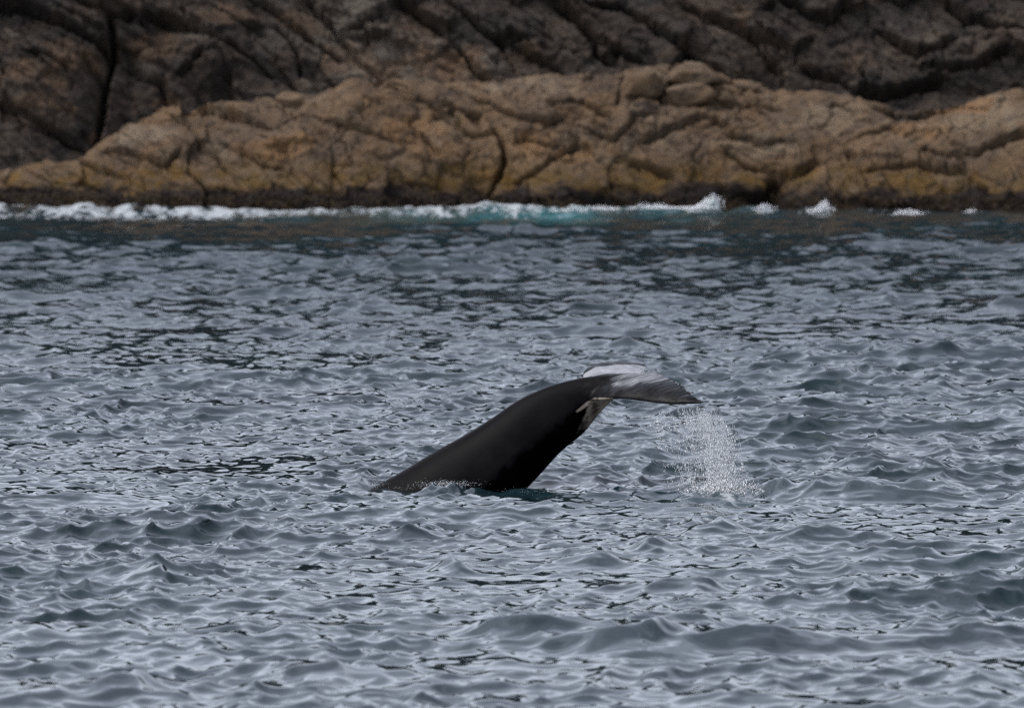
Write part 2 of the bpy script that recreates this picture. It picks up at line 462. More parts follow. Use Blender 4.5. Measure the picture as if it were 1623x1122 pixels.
CLIFF_CRACKS = [
    (12, .7, .45, [(-40, 8), (0, 13), (43, 20), (100, 43), (157, 70), (195, 95)]),
    (14, .8, -.2, [(173, 10), (181, 77), (167, 140), (160, 200), (150, 250)]),
    (8, .5, .25, [(100, -5), (140, 12), (186, 22), (215, 20)]),
    (12, .6, .40, [(240, 20), (300, 47), (333, 67), (400, 107), (440, 140)]),
    (9, .5, .30, [(385, -10), (433, 20), (486, 57), (516, 83), (548, 105)]),
    (8, .4, .25, [(40, 93), (80, 100), (105, 116)]),
    (8, .4, .2, [(60, 210), (110, 240), (130, 246)]),
    (10, .6, .35, [(620, -5), (666, 27), (704, 60)]),
    (10, .6, .35, [(700, -8), (746, 30), (780, 63), (842, 72)]),
    (8, .5, .25, [(728, 78), (746, 106), (772, 134)]),
    (7, .4, .25, [(545, 50), (580, 37), (605, 24)]),
    (7, .4, .25, [(556, 57), (590, 60), (622, 58)]),
    (11, .6, .30, [(882, 8), (913, 30), (946, 67), (943, 90), (970, 112)]),
    (9, .55, .35, [(930, 2), (983, 10), (1023, 37), (1056, 70), (1085, 95)]),
    (8, .5, .30, [(955, 70), (983, 87), (1018, 102)]),
    (8, .4, .25, [(790, 62), (840, 93), (890, 118)]),
    (10, .5, .35, [(1078, 0), (1126, 27), (1183, 60), (1245, 88)]),
    (8, .45, .25, [(1175, 22), (1200, 18), (1226, 5)]),
    (9, .55, .35, [(1240, 0), (1283, 23), (1316, 27), (1340, 5)]),
    (10, .6, .35, [(1392, 40), (1433, 77), (1470, 93), (1496, 80), (1518, 64)]),
    (10, .6, .35, [(1500, -5), (1533, 30), (1583, 43), (1640, 52)]),
    (12, .9, .55, [(1355, 164), (1400, 160), (1443, 146), (1495, 132)]),
    (9, .5, .30, [(1470, 118), (1543, 110), (1576, 87), (1604, 82)]),
    (9, .5, .30, [(1080, 88), (1112, 104)]),
    (7, .4, .2, [(1190, 60), (1216, 92), (1232, 116)]),
    (8, .5, .3, [(1270, 118), (1336, 143), (1372, 162)]),
    (7, .4, .2, [(1368, 128), (1376, 156)]),
    (7, .4, .2, [(280, 130), (320, 95), (345, 88)]),
    (7, .35, .2, [(220, 115), (255, 140), (270, 170)]),
    (7, .35, .2, [(440, 45), (470, 80), (480, 125)]),
]

def rock_field(X, Z, cracks, fill, seed, amp):
    """relief of a jointed rock face over its own (X, Z) plane: returns depth and block ids"""
    sh = X.shape
    x = X.ravel(); z = Z.ravel()
    wx = x + 0.05 * fbm(x * 1.7, z * 1.7, None, 3, seed) + .028 * vnoise(x * 6, z * 6, None, seed + 4)
    wz = z + 0.045 * fbm(x * 1.7 + 50, z * 1.7, None, 3, seed + 1) + .028 * vnoise(x * 6, z * 6, None, seed + 5)
    seeds, ids, nid = [], [], 0
    D = np.zeros_like(x)
    for (wpx, dep, stp, pts) in cracks:
        q = [(float(toX(a)), float(toZ(b))) for a, b in pts]
        best = np.full_like(x, 9.0); sgn = np.zeros_like(x); along = np.zeros_like(x)
        tot = sum(math.dist(a, b) for a, b in zip(q, q[1:])); acc = 0
        for a, b in zip(q, q[1:]):
            ex, ez = b[0] - a[0], b[1] - a[1]; l2 = ex * ex + ez * ez; ln = math.sqrt(l2)
            t = np.clip(((wx - a[0]) * ex + (wz - a[1]) * ez) / l2, 0, 1)
            ox, oz = wx - a[0] - t * ex, wz - a[1] - t * ez
            dd = np.hypot(ox, oz)
            m = dd < best
            cr_ = (ex * oz - ez * ox) * (1 if ex >= 0 else -1)
            sgn = np.where(m, np.sign(cr_), sgn); along = np.where(m, acc + t * ln, along); best = np.where(m, dd, best)
            acc += ln
            n = max(1, int(ln / 0.45))
            for i in range(n):
                f = (i + .5) / n
                nx, nz = -ez / ln, ex / ln
                if ex < 0: nx, nz = -nx, -nz
                for s_, k in ((1, 0), (-1, 1)):
                    seeds.append((a[0] + f * ex + s_ * nx * .28, a[1] + f * ez + s_ * nz * .28)); ids.append(nid + k)
        nid += 2
        taper = smooth(0, .12 * tot + .05, np.minimum(along, tot - along) + .12)
        wm = wpx / PXM
        D -= dep * taper * np.exp(-(best / (wm * .42)) ** 2)
        D -= .06 * dep * taper * np.exp(-(best / (wm * 1.4)) ** 2) * (sgn < 0 if stp > 0 else sgn > 0)
        D += taper * stp * np.clip(1 - best / 1.1, 0, 1) * (sgn > 0)
    base = np.array(seeds)
    r2 = np.random.default_rng(seed)
    x0, x1, z0, z1 = x.min(), x.max(), z.min(), z.max()
    got = []
    for _ in range(9000):
        c = (r2.uniform(x0, x1), r2.uniform(z0, z1))
        if np.min(np.hypot(base[:, 0] - c[0], base[:, 1] - c[1])) < fill * .75: continue
        if got and min(math.dist(c, g) for g in got) < fill: continue
        got.append(c)
    for g in got:
        seeds.append(g); ids.append(nid); nid += 1
    S = np.array(seeds); I = np.array(ids)
    rot = math.radians(-28)
    cxr, sxr = math.cos(rot), math.sin(rot)
    def metric(a, b): return (a * cxr + b * sxr) * .72, (-a * sxr + b * cxr) * 1.2
    px_, pz_ = metric(wx, wz); qx, qz = metric(S[:, 0], S[:, 1])
    d1 = np.full_like(x, 1e9); d2 = np.full_like(x, 1e9); b1 = np.zeros(len(x), int)
    for i in range(len(S)):
        dd = np.hypot(px_ - qx[i], pz_ - qz[i])
        same = b1 == I[i]
        closer = dd < d1
        d2 = np.where(closer & ~same, d1, np.where(~closer & ~same, np.minimum(d2, dd), d2))
        b1 = np.where(closer, I[i], b1); d1 = np.where(closer, dd, d1)
    edge = d2 - d1
    off = r2.uniform(-1, 1, nid); tx = r2.normal(0, 1, nid); tz = r2.normal(0, 1, nid)
    cxs = np.array([S[I == k, 0].mean() for k in range(nid)]); czs = np.array([S[I == k, 1].mean() for k in range(nid)])
    lx, lz = np.clip(x - cxs[b1], -1.5, 1.5), np.clip(z - czs[b1], -1.5, 1.5)
    D += amp * (.15 * off[b1] + .17 * tx[b1] * lx + .20 * tz[b1] * lz)
    D -= amp * .12 * np.exp(-(edge / .05) ** 2) * (.3 + .7 * (vnoise(x * .8, z * .8, None, seed + 7) > -.1))
    # rounded block edges
    D -= amp * .025 * np.exp(-edge / .06)
    # foliation: ribs dipping to the right, and chipped facets along it
    rx, rz = x * cxr + z * sxr, -x * sxr + z * cxr
    c1, t1, e1 = chips(rx * .62 + .25 * vnoise(x, z, None, seed + 8), rz * 1.5, seed + 9)
    c2, t2, e2 = chips(rx * 1.5, rz * 3.4 + .3 * vnoise(x * 2, z * 2, None, seed + 8), seed + 10)
    c3, t3, e3 = chips(rx * 3.1, rz * 6.5, seed + 19)
    D += amp * (c1 * .34 + c2 * .20 + c3 * .08)
    frac = smooth(-.15, .25, fbm(x * .7, z * .9, None, 2, seed + 17))
    D -= .16 * np.exp(-(e1 / .045) ** 2) * frac + .09 * np.exp(-(e2 / .06) ** 2) * smooth(0, .35, fbm(x * .9 + 30, z * 1.1, None, 2, seed + 18))
    rib = fbm(rx * .7, rz * 3.2, None, 4, seed + 11)
    D += amp * (.05 * rib + .06 * fbm(x * .55, z * .8, None, 3, seed + 12) + .05 * (1 - np.abs(fbm(rx * 1.8, rz * 5, None, 3, seed + 13))))
    D += .025 * fbm(x * 6, z * 6, None, 3, seed + 14)
    tone = .45 * t1 + .30 * t2 + .15 * t3 - .05 + .15 * (off[b1] * .5 + .5)
    return D.reshape(sh), b1.reshape(sh), tone

def chips(u, v, seed):
    """flat tilted facets on a jittered grid"""
    iu, iv = np.floor(u), np.floor(v); o = np.zeros_like(u)
    bd = np.full_like(u, 99.0); b2 = np.full_like(u, 99.0); res = np.zeros_like(u); tn = np.zeros_like(u)
    for a in (-1, 0, 1):
        for b in (-1, 0, 1):
            cu, cv = iu + a, iv + b
            fu, fv = cu + _hash(cu, cv, o, seed), cv + _hash(cu, cv, o, seed + 1)
            d = np.hypot(u - fu, v - fv)
            val = (_hash(cu, cv, o, seed + 2) - .5) * .9 + (_hash(cu, cv, o, seed + 3) - .5) * 1.5 * (u - fu) + (_hash(cu, cv, o, seed + 4) - .5) * 1.7 * (v - fv)
            b2 = np.where(d < bd, bd, np.minimum(b2, d))
            res = np.where(d < bd, val, res); tn = np.where(d < bd, _hash(cu, cv, o, seed + 6), tn); bd = np.minimum(bd, d)
    return res, tn, b2 - bd

def blobs(X, Z, lst, seed):
    """painted colour patches: (px, py, rx px, rz px, strength)"""
    m = np.zeros(X.shape)
    nz = fbm(X * 1.4, Z * 1.4, None, 4, seed)
    for (px, py, rx, rz, s) in lst:
        q = ((X - toX(px)) / (rx / PXM)) ** 2 + ((Z - toZ(py)) / (rz / PXM)) ** 2
        m = np.maximum(m, s * smooth(1.25, .35, q + .95 * nz))
    return m.ravel()

def split_blocks(root, V, nr, ncol, ids, mat, attrs, name='rock_block'):
    r, c = np.meshgrid(np.arange(nr - 1), np.arange(ncol - 1), indexing='ij')
    a = (r * ncol + c).ravel()
    Q = np.stack([a, a + ncol, a + 1 + ncol, a + 1], 1)[:, ::-1]
    fid = ids[:-1, :-1].ravel()
    order = np.argsort(fid, kind='stable')
    cuts = np.searchsorted(fid[order], np.unique(fid))
    parts = np.split(order, cuts[1:])
    for p_ in parts:
        if len(p_) < 12: pass
        q = Q[p_]
        used, inv = np.unique(q, return_inverse=True)
        me = bpy.data.meshes.new(name)
        raw_mesh(me, V[used], inv.reshape(q.shape))
        for k, v in attrs.items(): attr(me, k, v[used])
        link(name, me, mat, root)

# --- tan ledge along the water
def top_z(px):
    t = np.interp(px, [-200, 0, 60, 130, 165, 205, 260, 300, 350, 440, 520, 556, 600, 650, 720, 780, 830, 890, 960, 1010, 1050, 1110, 1140, 1160, 1215, 1290, 1385, 1420, 1450, 1500, 1560, 1623, 1800],
                  [280, 274, 266, 252, 225, 200, 180, 176, 168, 160, 152, 136, 128, 124, 134, 132, 124, 120, 117, 113, 106, 106, 116, 132, 140, 150, 166, 182, 184, 174, 160, 148, 135])
    return toZ(t)

def build_ledge():
    pxs = np.arange(-170, 1795, 2.5)
    vs = np.linspace(0, 1, 120); back = np.linspace(0, 1, 14)[1:]
    x1 = toX(pxs)
    zt = top_z(pxs) + .06 * fbm(x1 * 1.5, x1 * 0, None, 3, 3)
    rows_z, rows_y, prm = [], [], []
    for v in vs:
        z = -.8 + (zt + .8) * (1 - (1 - v) ** 1.35)
        rows_z.append(z); rows_y.append(.85 * (z + .3) + 1.1 * v ** 5); prm.append(z)
    for b in back:
        rows_z.append(zt - .9 * b * b); rows_y.append(.85 * (zt + .3) + 1.1 + 3.2 * b); prm.append(zt + 1.6 * b)
    Zb, Yb, PR = np.array(rows_z), np.array(rows_y), np.array(prm)
    X = np.broadcast_to(x1, Zb.shape).copy()
    nr, ncol = X.shape
    D, ids, tone = rock_field(X, PR, [(w_ * .95, d_ * 1.7, s_ * .7, q_) for w_, d_, s_, q_ in LEDGE_CRACKS], 1.6, 21, 0.55)
    sh = 297.0 + shore_y(pxs)
    PXg = np.broadcast_to(pxs, Zb.shape)
    # big forms: the slab on the right leans forward, hollow at the inlet, bulges
    form = .5 * np.exp(-((PXg - 640) / 150) ** 2 - ((PR - 2) / 1.6) ** 2) + .5 * np.exp(-((PXg - 1120) / 90) ** 2 - ((PR - 2.2) / 1.5) ** 2)
    form -= .7 * np.exp(-((PXg - 1215 - (PR - .2) * 45) / 24) ** 2) * smooth(2.6, 1.9, PR)
    form += .35 * np.exp(-((PXg - 1480) / 110) ** 2 - ((PR - 2.6) / .9) ** 2)
    D = D + .6 * form
    ny, nz = -.72, .69
    kx = np.exp(-np.linspace(-2.2, 2.2, 121) ** 2); kx /= kx.sum()
    shs = np.convolve(np.pad(sh, 60, 'edge'), kx, 'valid')
    up_ = smooth(.1, 2.2, PR)
    sh = sh * (1 - up_) + shs * up_
    Y = sh + Yb + D * ny; Z = Zb + D * nz
    V = np.stack([X.ravel(), Y.ravel(), Z.ravel()], 1)
    # shift so that the rock lines up in perspective with its distance
    V[:, 0] *= V[:, 1] / 298.6
    V[:, 2] -= (V[:, 1] - 298.6) * .0265 * np.clip(V[:, 2], 0, 1)
    at = dict(tone=tone, pale=blobs(X, PR, [(230, 215, 60, 18, .55), (1190, 240, 60, 22, .35), (1560, 195, 90, 30, .45), (1090, 120, 40, 14, .5), (860, 140, 90, 18, .3), (1310, 190, 60, 20, .3)], 31),
              ochre=blobs(X, PR, [(440, 245, 60, 16, .55), (640, 215, 70, 30, .5), (830, 235, 60, 20, .5), (1540, 170, 40, 14, .6), (930, 250, 60, 16, .5), (700, 250, 60, 18, .4), (1470, 215, 50, 14, .4)], 32),
              black=blobs(X, PR, [(585, 122, 20, 14, .7), (1020, 172, 16, 8, .8), (970, 197, 10, 6, .7), (1465, 160, 22, 12, .8), (1430, 180, 40, 10, .6), (1230, 235, 30, 18, .5), (330, 215, 30, 14, .35), (690, 198, 12, 8, .5)], 33))
    root = link('shore_ledge', None, kind='structure', label='low tan rock ledge along the waterline, weed at its foot')
    split_blocks(root, V, nr, ncol, ids, M_ledge, at)
    return V.reshape(nr, ncol, 3)

LED = build_ledge()

# --- dark cliff behind it
def build_cliff():
    pxs = np.arange(-190, 1815, 2.8)
    zs = toZ(np.arange(300, -75, -2.8))
    X, Z = np.meshgrid(toX(pxs), zs)
    nr, ncol = X.shape
    D, ids, tone = rock_field(X, Z, [(w_ * .85, d_ * 1.4, s_ * 1.0, q_) for w_, d_, s_, q_ in CLIFF_CRACKS], 2.1, 57, 0.8)
    PXg = np.broadcast_to(pxs, X.shape)
    form = .9 * np.exp(-((PXg - 60) / 90) ** 2 - ((Z - 3.2) / 2.0) ** 2) - .8 * np.exp(-((PXg - 190) / 40) ** 2) * smooth(6.5, 4.5, Z)
    form += .8 * np.exp(-((PXg - 330) / 70) ** 2 - ((Z - 5.2) / 1.0) ** 2) - .7 * np.exp(-((PXg - 360) / 60) ** 2 - ((Z - 4.0) / .7) ** 2)
    form += .5 * np.exp(-((PXg - 1150) / 120) ** 2 - ((Z - 5.4) / .9) ** 2) + .7 * np.exp(-((PXg - 1310) / 90) ** 2 - ((Z - 4.9) / .8) ** 2)
    D = D + .7 * form
    Y = 304.0 + .62 * Z + np.interp(PXg, [-200, 0, 150, 260, 900, 1400, 1700], [-1.5, -2.0, -1.5, 0, .5, .5, -.5])
    Y = Y - D * .85; Zf = Z + D * .5
    ends = smooth(-90, -190, PXg) + smooth(1715, 1815, PXg)
    Y = Y + 5 * ends
    V = np.stack([X.ravel(), Y.ravel(), Zf.ravel()], 1)
    V[:, 0] *= V[:, 1] / 298.6
    V[:, 2] -= (V[:, 1] - 298.6) * .0265 - .1
    at = dict(tone=tone, pale=blobs(X, Z, [(545, 35, 60, 45, .55), (610, 95, 60, 40, .35), (770, 100, 50, 26, .45), (700, 90, 40, 30, .3), (470, 20, 40, 18, .3), (230, 120, 18, 12, .4), (640, 100, 110, 40, .75), (540, 110, 70, 26, .5), (450, 60, 50, 30, .35)], 34),
              ochre=blobs(X, Z, [(120, 95, 50, 26, .45), (50, 140, 60, 30, .50), (60, 185, 60, 12, .45), (250, 70, 50, 26, .40), (150, 225, 14, 20, .6), (370, 30, 60, 18, .45), (480, 35, 50, 18, .5), (660, 70, 50, 30, .3), (820, 85, 30, 10, .3), (1360, 115, 30, 14, .25), (250, 170, 36, 12, .4), (1175, 35, 12, 24, .4), (680, 110, 90, 34, .7), (560, 95, 60, 22, .5)], 35),
              black=blobs(X, Z, [(335, 140, 38, 26, .85), (30, 10, 70, 22, .8), (275, 118, 40, 20, .6), (1560, 110, 70, 30, .6), (1400, 150, 40, 14, .5), (1500, 40, 60, 30, .3), (1000, 60, 60, 30, .3), (410, 130, 40, 18, .7), (60, 240, 70, 20, .35)], 36))
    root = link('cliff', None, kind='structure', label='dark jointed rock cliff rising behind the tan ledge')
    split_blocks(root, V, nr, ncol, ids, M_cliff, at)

build_cliff()

# --- the hillside above and beyond the frame
def build_hill():
    xs = np.concatenate([np.linspace(-900, -60, 50), np.linspace(-55, 55, 60), np.linspace(60, 900, 50)])
    zs = np.concatenate([np.linspace(-3, 9, 14), np.linspace(10, 75, 50)])
    X, Z = np.meshgrid(xs, zs)
    crest = 47 + 9 * fbm(xs / 120, xs * 0, None, 3, 77)
    Zs = np.where(Z > 9, 9 + (Z - 9) * (crest - 9)[None, :] / 66, Z)
    N = fbm(X / 14, Z / 9, None, 4, 78)
    Y = 307.5 + .62 * Z + 1.6 * np.clip(N, -.8, 2) * smooth(3, 14, np.abs(X) / 6 + np.maximum(Z - 4, 0)) * -1 + .15 * np.abs(X) * smooth(80, 500, np.abs(X)) * -.4
    V = np.stack([X.ravel(), Y.ravel(), Zs.ravel() - .2], 1)
    me = bpy.data.meshes.new('hillside')
    nr, ncol = X.shape
    r, c = np.meshgrid(np.arange(nr - 1), np.arange(ncol - 1), indexing='ij')
    a = (r * ncol + c).ravel()
    raw_mesh(me, V, np.stack([a, a + 1, a + 1 + ncol, a + ncol], 1))
    link('hillside', me, M_hill, kind='structure', label='dark steep hillside going on above and beside the cliff')

build_hill()

# ------------------------------------------------------------------ loose rocks
def boulder(label, px, py, wpx, hpx, dist, tilt, seed, group=None, box=.6, mat=None, depth=.8):
    """a blocky stone: a superellipsoid worn by noise"""
    n, m = 34, 56
    th = np.linspace(-np.pi / 2, np.pi / 2, n)[:, None]; ph = np.linspace(0, 2 * np.pi, m, endpoint=False)[None, :]
    f = lambda a, e: np.sign(a) * np.abs(a) ** e
    x = f(np.cos(th), box) * f(np.cos(ph), box); y = f(np.cos(th), box) * f(np.sin(ph), box); z = f(np.sin(th), box) + 0 * ph
    rb = np.random.default_rng(seed)
    nn = rb.normal(0, 1, (16, 3)); nn /= np.linalg.norm(nn, axis=1)[:, None]; hh_ = rb.uniform(.68, .98, 16)
    ln = np.sqrt(x * x + y * y + z * z)
    pl = np.min(np.stack([h / np.maximum((a[0] * x + a[1] * y + a[2] * z) / ln, .05) for a, h in zip(nn, hh_)]), 0)
    d = np.minimum(1.0, pl / ln * 1.08) + .05 * fbm(x * 2.1 + seed, y * 2.1, z * 2.1, 4, seed)
    ax, az = wpx / 2 / FPX * dist, hpx / 2 / FPX * dist
    x, y, z = x * d * ax, y * d * ax * depth, z * d * az
    c, s = math.cos(tilt), math.sin(tilt)
    V = np.stack([(x * c - z * s).ravel(), y.ravel(), (x * s + z * c).ravel()], 1)
    F = []
    for i in range(n - 1):
        for j in range(m):
            F.append((i * m + j, i * m + (j + 1) % m, (i + 1) * m + (j + 1) % m, (i + 1) * m + j))
    me = bpy.data.meshes.new('boulder')
    raw_mesh(me, V, np.array(F))
    for k, v in (('pale', .12), ('ochre', 0.0), ('black', 0.0), ('tone', rb.uniform(.35, .7))): attr(me, k, np.full(len(V), v))
    o = link('boulder', me, mat or M_ledge, label=label, category='rock')
    if group: o['group'] = group
    o.location = P(px, py, dist)
    return o

def on_ledge(px, py):
    """distance of the ledge surface seen at a pixel"""
    pv = LED.reshape(-1, 3)
    qx = pv[:, 0] / pv[:, 1] * FPX + CX
    zz = (CAM_H - pv[:, 2]) / pv[:, 1]
    qy = CY - 590 + zz * FPX
    i = np.argmin((qx - px) ** 2 + (qy - py) ** 2 + (pv[:, 1] - 296) * .5)
    return float(pv[i, 1])

for (lab, px, py, wp, hp, tl, sd, bx, dp) in [
        ('flat tan slab tilted right with a dark crack under it, upper left of the ledge', 410, 184, 98, 36, -.33, 3, .45, .7),
        ('small pale rounded boulder behind the flat tilted slab', 464, 162, 56, 30, -.1, 5, .75, .9),
        ('large pale rounded boulder at the highest point of the ledge', 1098, 124, 84, 44, -.05, 8, .6, .8),
        ('brown boulder beside a dark gap, just under the large pale boulder', 1096, 152, 88, 40, .1, 12, .6, .7),
        ('squared tan boulder left of the dark gap at the top of the ledge', 1018, 140, 70, 52, .1, 15, .55, .7),
        ('brown flat stone right of the pale boulder where the ledge steps down', 1180, 140, 78, 26, -.1, 17, .6, .8),
        ('wedge of tan rock with one shaded end standing in the surf', 932, 303, 56, 62, .75, 21, .45, .9),
        ('dark brown lump of rock left of the inlet, just above the surf', 1180, 300, 66, 52, -.2, 28, .7, .7),
        ('small brown stone in front of the flat tilted slab on the left', 540, 192, 40, 18, -.3, 31, .6, .8)]:
    d0 = on_ledge(px, py + hp * .2)
    boulder(lab, px, py, wp, hp, d0 + .1 * wp / PXM, tl, sd, 'loose rocks on the shore ledge', bx, None, dp)

# ------------------------------------------------------------------ seaweed at the foot of the ledge
def build_weed():
    nr, ncol, _ = LED.shape
    zz = LED[:120, :, 2]
    cand = np.argwhere((zz > -.15) & (zz < .55))
    pick = cand[rng.choice(len(cand), 5200)]
    V, F = [], []
    for (r, c) in pick:
        b = LED[r, c]
        ln = rng.uniform(.12, .38); wd = rng.uniform(.03, .07)
        ang = rng.normal(0, .5)
        side = np.array([math.cos(ang), 0, math.sin(ang)]) * wd
        k = len(V)
        out = rng.uniform(.05, .16)
        for i in range(4):
            f = i / 3
            c0 = b + np.array([math.sin(ang) * ln * f, -.02 - out * math.sin(f * 2.2), .05 - ln * f * f * .9])
            w_ = side * (1 - .7 * f)
            V += [c0 - w_, c0 + w_]
        for i in range(3):
            F.append((k + 2 * i, k + 2 * i + 1, k + 2 * i + 3, k + 2 * i + 2))
    me = bpy.data.meshes.new('seaweed')
    raw_mesh(me, np.array(V), np.array(F))
    link('seaweed', me, M_weed, kind='stuff', label='fringe of dark brown seaweed hanging along the foot of the ledge', category='seaweed')

build_weed()

# ------------------------------------------------------------------ drops: spray and splash
OCT_V = np.array([(1, 0, 0), (-1, 0, 0), (0, 1, 0), (0, -1, 0), (0, 0, 1), (0, 0, -1)], float)
OCT_F = np.array([(0, 2, 4), (2, 1, 4), (1, 3, 4), (3, 0, 4), (2, 0, 5), (1, 2, 5), (3, 1, 5), (0, 3, 5)])
def drops_mesh(name, C, R, elong=None, dirs=None):
    C = np.array(C); R = np.array(R); n = len(C)
    S = OCT_V[None] * R[:, None, None] * rng.uniform(.75, 1.25, (n, 6, 1))
    if elong is not None:
        e = np.array(elong)[:, None]; dv = np.array(dirs)[:, None, :]
        pr = (S * dv).sum(2, keepdims=True)
        S = S + dv * pr * (e[:, :, None] - 1)
    V = (C[:, None] + S).reshape(-1, 3)
    F = (OCT_F[None] + (np.arange(n) * 6)[:, None, None]).reshape(-1, 3)
    me = bpy.data.meshes.new(name)
    return raw_mesh(me, V, F)

def fluke_splash():
    C, R, E, Dv = [], [], [], []
    D0 = 133.4
    ys = [636, 665, 690, 720, 760, 792]
    def xc(y): return np.interp(y, ys, [1098, 1120, 1133, 1141, 1146, 1152])
    def xr(y): return np.interp(y, ys, [1122, 1145, 1163, 1167, 1170, 1186])
    def xl(y): return np.interp(y, ys, [985, 1000, 1020, 1035, 1040, 1055])
    def strand(x, y, n, spread, dy, rmax, slope, gap=2.2):
        yy = y
        for i in range(n):
            yy += rng.exponential(gap)
            xx = x + slope * (yy - y) + rng.normal(0, spread)
            q = P(xx, yy, D0 + dy + rng.normal(0, .04))
            if q.z < .03: break
            C.append(q)
            R.append(.0018 + (rmax - .0018) * rng.random() ** 2.5)
            E.append(rng.uniform(1.2, 6.0)); d = np.array([slope * .6 + rng.normal(0, .22), rng.normal(0, .2), -1.0]); Dv.append(d / np.linalg.norm(d))
    for _ in range(430):                       # the dense column, thickest near the sea
        y = 794 - 150 * rng.random() ** 1.6
        strand(xc(y) + rng.normal(0, 7 + .11 * max(0, y - 650)), y, rng.integers(8, 24), 1.5, rng.uniform(-1.0, 1.0), .0055 + .0050 * smooth(660, 770, y), .16, 1.7)
    for _ in range(700):                       # thin veil under the fluke
        y = 796 - 150 * rng.random() ** 1.2; u = rng.beta(2.6, 1.5)
        strand(xl(y) + u * (xr(y) - xl(y)), y, rng.integers(4, 14), 1.2, rng.uniform(-.9, .5), .0062, .06)
    for _ in range(45):                        # outer arc thrown from the tip
        y = rng.uniform(652, 715); x = xr(y) + rng.normal(0, 1.5) - abs(rng.normal(0, 3.0))
        strand(x, y, rng.integers(3, 8), 1.0, rng.uniform(-1.4, -.9), .0065, .7 if y < 690 else .12)
    for _ in range(520):                       # kicked up where it lands
        x = rng.normal(1148, 32); y = 793 - abs(rng.normal(0, 15))
        strand(x, y, rng.integers(4, 14), 3.0, rng.uniform(-.8, .4), .0110, rng.normal(0, .5), 1.5)
    for _ in range(4):                         # few drops along the trailing edge
        t = rng.random(); strand(1030 + 85 * t, 589 + 47 * t ** 1.5 - rng.uniform(0, 4), 3, 1.4, 1.6 - 1.35 * t, .0045, .3)
    me = drops_mesh('splash_drops', C, R, E, Dv)
    link('splash_drops', me, M_drop, kind='stuff', label='curtain of white drops falling from the tail fluke to the sea', category='splash')
    # strings of water running off the trailing edge
    V, F = [], []
    for _ in range(340):
        y = rng.uniform(645, 770); x = float(xc(y)) + rng.normal(0, 18); dy = rng.uniform(-.5, .3)
        vx, r = rng.normal(.15, .18), rng.uniform(.002, .0048)
        n = rng.integers(5, 16); k = len(V); wob = rng.normal(0, .5, n).cumsum() * .45
        for i in range(n):
            f = i / (n - 1); rr = r * (1 - .75 * f) * rng.uniform(.5, 1.5)
            c = np.array(P(x + vx * i * 3.2 + wob[i], min(y + i * 3.0, 796), D0 + dy))
            for q in range(3):
                a = 2.094 * q; V.append(c + np.array([math.cos(a) * rr * 1.3, math.sin(a) * rr, 0]))
            if i:
                for q in range(3):
                    F.append((k + 3 * (i - 1) + q, k + 3 * (i - 1) + (q + 1) % 3, k + 3 * i + (q + 1) % 3, k + 3 * i + q))
    me = bpy.data.meshes.new('water_strings'); raw_mesh(me, np.array(V), np.array(F))
    link('water_strings', me, M_drop, kind='stuff', label='thin strings of water hanging below the tail fluke', category='splash')
    C, R = [], []
    for (px, py, sx, sy, n, rm) in [(1150, 788, 34, 4, 400, .006), (1195, 790, 22, 3, 200, .005),
            (705, 767, 22, 3.0, 900, .0055), (592, 766, 11, 4, 160, .005), (655, 774, 26, 1.5, 80, .004), (880, 779, 50, 3, 200, .004)]:
        for _ in range(n):
            C.append(P(rng.normal(px, sx), py + rng.normal(0, sy), (132.9 if px > 1100 else 134.3) + rng.normal(0, .15))); R.append(.002 + (rm - .002) * rng.random() ** 2)
    me = drops_mesh('bow_wash', C, R)
    link('wash_drops', me, M_drop, kind='stuff', label='small white wash where the black tail leaves the water', category='splash')

# ------------------------------------------------------------------ the whale's tail
DW = 135.4
def spline(pts, n):
    """Catmull-Rom through rows of numbers"""
    A = np.array(pts, float); m = len(A); out = []
    for i in range(m - 1):
        p0, p1, p2, p3 = A[max(i - 1, 0)], A[i], A[i + 1], A[min(i + 2, m - 1)]
        for t in np.linspace(0, 1, n, endpoint=False):
            out.append(.5 * (2 * p1 + (p2 - p0) * t + (2 * p0 - 5 * p1 + 4 * p2 - p3) * t ** 2 + (3 * p1 - p0 - 3 * p2 + p3) * t ** 3))
    out.append(A[-1]); return np.array(out)

